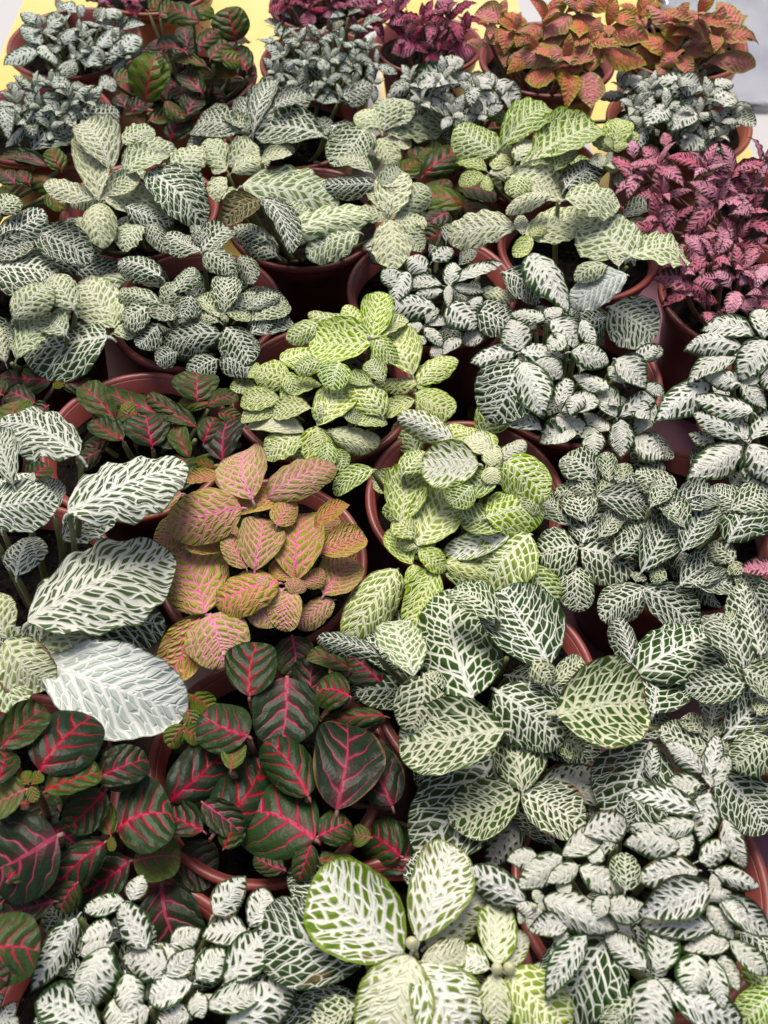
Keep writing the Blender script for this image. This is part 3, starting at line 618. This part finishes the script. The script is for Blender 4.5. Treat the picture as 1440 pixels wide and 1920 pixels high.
plant(20, 'C', 'leggy nerve plant with big arching cream leaves, right of the centre in the upper half', (1075,482), (0.1080,0.4240), .062, [(2, '''
492 855 250 890 115 t=C a=.6;530 885 755 810 120 a=.8;680 745 872 760 115 a=.5;930 965 765 825 190 a=.35 t=C;930 965 1120 965 130 a=.4;555 890 490 960 60 t=L a=.9;632 735 465 800 45 a=.8;520 880 515 810 50 a=.8;550 890 600 850 50 t=L'''), (4, '''
545 -10 675 195 140 t=F a=.2;910 70 710 185 115 t=X a=.0;450 60 575 175 120 a=0 t=S;835 35 720 90 65 a=.2;840 230 730 280 120 t=S a=0 z=-2;850 190 1010 300 180 t=A a=.1 z=-2;600 0 560 90 50 t=L;880 40 850 -20 60''')], fill=3, drop=18, Rd=.08)
plant(18, 'C', 'leggy cream and green nerve plant with browning leaves and dark bare soil', (598,432), (-0.0435,0.4469), .055, [(1, '''
975 745 1080 945 110 t=S a=.1;975 750 845 840 90 t=D;1000 900 875 860 80 t=S;1040 960 915 900 80 t=S;1080 870 1410 790 110 a=.4;1345 870 1160 960 110 a=.0;1405 690 1210 690 85 t=S a=.0;1400 650 1270 600 60'''), (2, '''
22 812 50 650 125 a=.8;55 800 150 700 110 a=.3;22 825 35 1005 130 a=.9;12 805 -35 685 80 a=.8;10 825 -110 800 60 a=.8;40 820 155 835 80 a=.6;60 860 140 940 90 a=.1;-20 700 60 640 80 a=.1'''), (1, '''
850 635 770 535 90 a=.5;850 625 948 540 95 a=.6;870 645 1005 605 65 a=.6;910 695 1255 765 170 a=.15;840 665 815 755 65 a=.7;845 705 882 772 65 a=.7;980 600 1090 580 50;1010 790 1180 800 70 a=0;850 640 800 620 50 a=.9''')], fill=2, drop=14, Rd=.08)
plant(19, 'V', 'low olive and red plant half hidden between the leggy cream plants, upper middle', (835,372), (0.0360,0.4750), .012, [(2, '''
150 655 285 565 120;60 660 130 610 80 a=.6;300 770 125 735 90 t=V a=.9;140 720 245 680 80;245 800 150 860 90 t=R;200 600 150 560 80;80 700 160 780 80;250 870 160 900 90 t=R''')], fill=10, drop=10, ps=0.55)
plant(16, 'C', 'cream nerve plant with long upright pale leaves and one dark white-netted leaf, upper left', (268,405), (-0.1391,0.4556), .050, [(1, '''
370 752 318 540 115 a=.7;350 748 175 690 80 a=.6;368 765 385 925 115 a=.8;395 755 630 735 105 a=.6;555 645 755 838 160 t=S a=.1;420 635 315 470 140 a=.3;460 650 625 590 95 a=.2;640 655 745 555 105 a=.4;400 730 515 660 75 a=.5
475 775 640 835 95 t=S a=.1;480 560 658 570 80;460 540 570 485 80 a=.2;330 910 305 820 60;540 850 470 940 85 a=.1;560 840 620 950 75 t=S;380 750 400 700 50 a=.9''')], fill=6, drop=14, Rd=.08)
plant(15, 'V', 'olive plant with pink veins at the left edge, behind the dark netted leaves', (40,350), (-0.2717,0.4843), .018, [(1, '''
190 625 0 600 60;260 725 108 665 70;230 640 190 560 80;60 690 10 650 80 t=R a=.6;110 690 60 650 70 t=R a=.8;180 720 230 790 70;40 760 -10 720 80;120 620 70 580 60 t=R''')], fill=12, drop=8, ps=0.8)
plant(14, 'K', 'pink plant with dark netted lower leaves, in front of the bushy pink one', (1372,565), (0.1903,0.3855), .045, [(4, '''
1155 130 1005 95 85 a=0;1260 110 1160 100 60 a=0;1165 150 1080 130 35 a=.9;1330 135 1290 230 70 a=.9;1325 195 1455 150 75 a=.9;1440 40 1390 130 60 a=.9;1390 50 1335 110 60 a=.5;1200 210 1240 280 50 a=.4;1300 120 1240 60 50 a=.6'''), (2, '''
1200 960 1130 900 60;1300 900 1250 960 60;1400 930 1350 990 50''')], ros=((1285,520,58,3),(1340,480,60,3),(1390,505,60,3),(1425,555,58,3),(1260,480,54,2)), fill=8, drop=14)
plant(13, 'K', 'bushy pink nerve plant of narrow curled leaves at the right edge, upper part', (1310,400), (0.2227,0.4654), .050, [(2, '''
940 600 930 535 50 a=.6;960 660 915 750 60 a=.7;1060 555 1050 500 45 a=.6;1010 640 920 620 50;1200 860 1170 720 70 a=.6;1280 960 1270 840 70 a=.7''')],
 ros=((1190,340,70,3),(1235,315,66,2),(1325,315,68,3),(1375,325,68,2),(1415,345,66,3),(1245,370,70,3),(1350,375,72,3),(1400,400,70,3),(1235,415,70,3),(1385,450,70,3),(1300,455,68,2),(1430,300,50,2)), fill=9, drop=14, ftop=.5, Rd=.07, ps=0.9)
plant(12, 'L', 'light green nerve plant with broad white-veined leaves, upper part right of the centre', (1005,330), (0.0933,0.5067), .045, [(2, '''
420 575 282 475 140 a=.2;440 550 612 415 120 a=.35;570 595 795 485 165 a=.3;495 605 560 535 85 a=.6 t=B;385 640 280 605 55 a=.7;395 650 508 628 55 t=B a=.7;375 660 285 690 50 a=.6;410 635 475 555 65 a=1;475 660 670 735 120 t=C a=.8
680 705 800 620 115 t=S;510 620 665 610 60 a=.4;385 660 395 715 45 a=.8;640 640 700 560 80 a=.2;520 660 490 740 90 a=.2'''), (2, '''
860 565 895 455 95 a=.7;850 570 800 500 70 a=.5;830 620 780 590 50 t=B a=.9;840 610 880 640 50 t=B a=.8;880 560 940 500 70 a=.5''')], ros=((1150,280,35,2,'L'),(1140,310,30,2,'B'),(1170,320,30,2,'C')), fill=7, drop=16, Rd=.08, ps=0.85)
plant(11, 'S', 'nerve plant with thick white nets and drooping leaves, top row behind the cream plants', (585,245), (-0.0565,0.5368), .05, [(1, '''
905 495 735 485 120 a=.4;950 495 1035 315 85 a=.2;945 500 1145 370 120 a=.3;1215 510 975 490 130 a=.2;900 460 950 370 80 a=0;850 515 705 560 55 a=0;1030 400 1150 360 60 a=.2;920 480 860 430 60 a=.6'''), (1, '''
1370 485 1255 618 145 t=S a=.45;1425 490 1345 425 85 a=.6 t=C;1440 490 1440 375 120 a=.4 t=C;1450 500 1670 425 130 a=.3 t=C;1420 520 1480 620 80 a=.8 t=C;1460 520 1540 540 60 a=.7 t=C;1400 500 1350 560 60 a=.8 t=C'''), (2, '''
1330 420 1220 395 70 t=C'''), (1, '''1450 480 1520 380 110 a=.3 t=C;1300 600 1420 612 60 a=.1 t=C''')], fill=10, drop=16)
plant(10, 'T', 'small-leaved whitish nerve plant at the left edge, second row from the back', (85,225), (-0.2142,0.5424), .040, [(1, '''
300 420 440 420 110 t=S a=.1;120 560 260 490 110 t=S a=.1;200 420 100 470 60;20 400 30 520 70;180 440 80 440 50 a=.3;370 320 430 310 60;240 330 180 300 60''')],
 ros=((60,160,46,3),(95,155,42,3),(130,180,46,3),(30,190,46,3),(75,200,50,3),(115,215,50,3),(160,195,44,2),(40,235,46,2),(95,240,46,3)), fill=14, ftop=.5)
plant(9, 'S', 'dark nerve plant with small white-feathered leaves in the back part, centre right', (850,205), (0.0400,0.5600), .040, [(2, '''
280 310 110 350 80 t=F a=.2;220 250 290 230 70 t=F;130 380 270 400 100 t=F a=.1;440 370 330 420 120 t=F a=.1;420 300 500 380 90 t=F a=.1;340 340 400 280 80 t=F a=.5;350 330 330 400 60 t=F''')],
 ros=((770,150,42,3,'F'),(830,145,46,3,'F'),(900,165,46,3,'F'),(940,175,44,3,'F'),(790,190,46,3,'F'),(850,215,46,3,'F'),(900,215,46,2,'F')), fill=12, ftop=.5, ps=0.75)
plant(8, 'F', 'nerve plant with green and white feathered leaves in a terracotta pot near the right edge', (1258,222), (0.1837,0.5424), .042, [(2, '''
1100 300 1180 330 80 a=.2;1200 340 1030 300 90 a=.1;1230 400 1300 370 90 a=.2;1060 390 990 470 100 a=.1;1170 420 1070 490 110 a=.2;1200 520 1120 560 110 a=.2;900 320 960 290 60 a=.5;1240 320 1300 310 60 a=.5''')],
 ros=((1170,160,42,3),(1220,165,44,3),(1280,165,46,3),(1330,180,44,3),(1190,205,46,3),(1250,205,46,3),(1310,215,46,3),(1350,230,42,2),(1290,250,42,2),(1210,235,44,2),(1345,260,42,3),(1370,215,42,3),(1320,285,40,2)), pot='o', fill=20, ftop=.5)
plant(7, 'O', 'salmon orange nerve plant with spreading lime-edged leaves at the top right', (1280,118), (0.2002,0.6317), .058, [(2, '''
1085 225 938 160 75;1105 175 1055 55 85;1110 195 1235 125 55;1335 105 1255 20 85;1110 230 1310 160 60;1210 235 1372 250 70 a=0;1310 140 1395 170 25;1120 210 1040 250 60;1110 220 1150 290 60;1200 150 1140 70 70;1290 160 1200 190 60''')],
 ros=((1200,30,60,2),(1265,45,60,2),(1250,110,60,3),(1310,30,60,2),(1340,70,60,2)), pot='o', fill=8, lfill=.9)
plant(6, 'O', 'orange red nerve plant in the back row, leaves edged lime, right of the magenta one', (1045,150), (0.1080,0.6100), .062, [(2, '''
700 55 608 140 80;775 270 765 95 90 a=.6;690 215 480 238 80;745 262 608 265 65;815 190 968 238 80;772 270 775 392 110 a=.2;690 285 680 400 85 a=0;740 250 690 185 60;680 50 858 28 65;770 240 830 130 60 a=.5;760 240 700 130 70 a=.4;640 290 540 300 80;860 60 940 110 60'''), (2, '''
450 90 350 60 70;455 110 450 195 80;440 80 520 80 70;440 130 380 150 70;540 110 500 170 60''')],
 ros=((1020,40,60,2),(1085,20,60,2),(1105,75,60,2),(1060,110,60,3),(1140,50,60,2),(1010,95,60,2),(935,30,40,3),(965,55,42,3),(920,70,38,2),(945,90,36,2)), fill=10, lfill=.9, Rd=.085)
plant(5, 'M', 'magenta nerve plant with dark pointed leaves at the top, beside the salmon plant', (795,75), (0.0307,0.6503), .048, [(2, '''
180 90 175 170 50 a=.6;260 90 290 170 40 a=.6;100 70 20 90 50;200 60 250 0 60 a=.8;120 180 30 200 80 a=0;180 200 200 240 70 a=0;250 190 340 200 80 a=0''')], ros=((745,20,46,3),(790,35,48,3),(840,30,48,3),(870,60,44,2),(820,75,44,3),(760,75,46,2)), fill=8, ps=0.85)
plant(4, 'T', 'whitish nerve plant of tiny dense leaves in the back, left of the magenta plants', (605,135), (-0.0436,0.6221), .036, [(1, '''
1230 230 1200 260 60''')], ros=((520,60,36,3),(560,70,36,3),(600,65,34,3),(640,75,34,3),(690,85,34,3),(530,100,38,3),(575,110,38,3),(620,105,36,3),(665,115,36,3),(705,120,34,2),(515,135,36,3),(560,145,38,3),(610,150,38,3),(660,155,36,3),(590,180,38,2),(640,185,36,2),(700,155,32,2)), fill=26, ftop=.5, ps=0.9)
plant(3, 'M', 'crimson magenta nerve plant cut off by the top edge, left of the top middle', (600,22), (-0.0452,0.7015), .035, [(1, '''
1160 50 1150 120 60 a=.3;1230 40 1240 70 50 a=.6;1290 20 1410 40 60 a=.5;1080 30 1010 50 60''')], ros=((540,0,46,3),(580,10,46,3),(620,0,46,3),(660,15,46,3),(700,20,44,3),(700,50,40,2),(620,-25,46,2)), fill=8, ps=0.85)
plant(2, 'V', 'dark green and crimson plant with two upright round green leaves near the back', (365,150), (-0.1282,0.5926), .042, [(1, '''
885 155 850 35 145 a=.45 d=-45;745 85 630 40 95 a=.2;705 180 690 105 70 t=R a=.6;745 170 805 110 80 t=R a=.7;925 265 880 180 95 t=R a=.9;775 250 640 235 45 a=.6;895 285 735 285 70 a=.5;790 220 850 160 80;690 190 590 190 70 t=R;830 220 900 230 70;960 280 900 260 60 t=R a=.9;700 60 780 20 80;600 60 660 20 70;560 40 620 10 60'''), (1, '''
545 385 585 215 145 a=.8 d=-45;570 295 600 205 75 a=.6 d=-45;490 425 565 385 65 a=.4 t=R;700 435 745 365 85 t=R;640 525 700 435 100 t=R;430 310 500 290 60 a=.5;755 345 690 270 80 t=R a=.9;760 350 720 290 50 t=R a=1;470 400 440 360 60 t=R;530 470 520 440 50 t=R;620 380 690 440 60;450 440 420 400 50 t=R a=.6;560 450 640 440 60''')], fill_typ='R', fill=12, pot='r')
plant(1, 'T', 'small whitish nerve plant in the maroon pot at the top left corner', (145,88), (-0.2094,0.6331), .026, [(1, '''
145 200 28 242 65;155 170 82 112 65;150 172 208 242 65 a=.3;150 100 85 55 60;180 110 240 70 60;320 250 370 180 90 a=.2 t=T;370 180 440 110 70;450 200 525 150 70;410 200 500 180 60;460 110 540 100 40;390 70 450 50 60;290 50 230 30 50;240 170 280 110 60''')],
 ros=((75,55,32,2),(115,40,32,3),(150,60,34,3),(190,40,32,2),(110,75,32,2),(165,90,34,3),(215,75,32,3),(235,105,32,2),(140,105,34,2),(195,115,34,2)), fill=14, ftop=.5)
plant(46, 'M', 'muted pink plant in a terracotta pot, cut off by the top edge', (240,12), (-0.1662,0.7130), .020, [(1, '''
420 20 330 10 70;470 10 520 -20 60 a=.6''')], ros=((190,-5,40,3),(240,0,40,3)), pot='o', fill=8)
plant(47, 'K', 'pink-leaved plant mostly outside the right edge, one leaf tip showing', (1560,1085), (0.2415,0.2175), .04, [(6, '''
1480 205 1335 218 70 a=.5''')], fill=22)
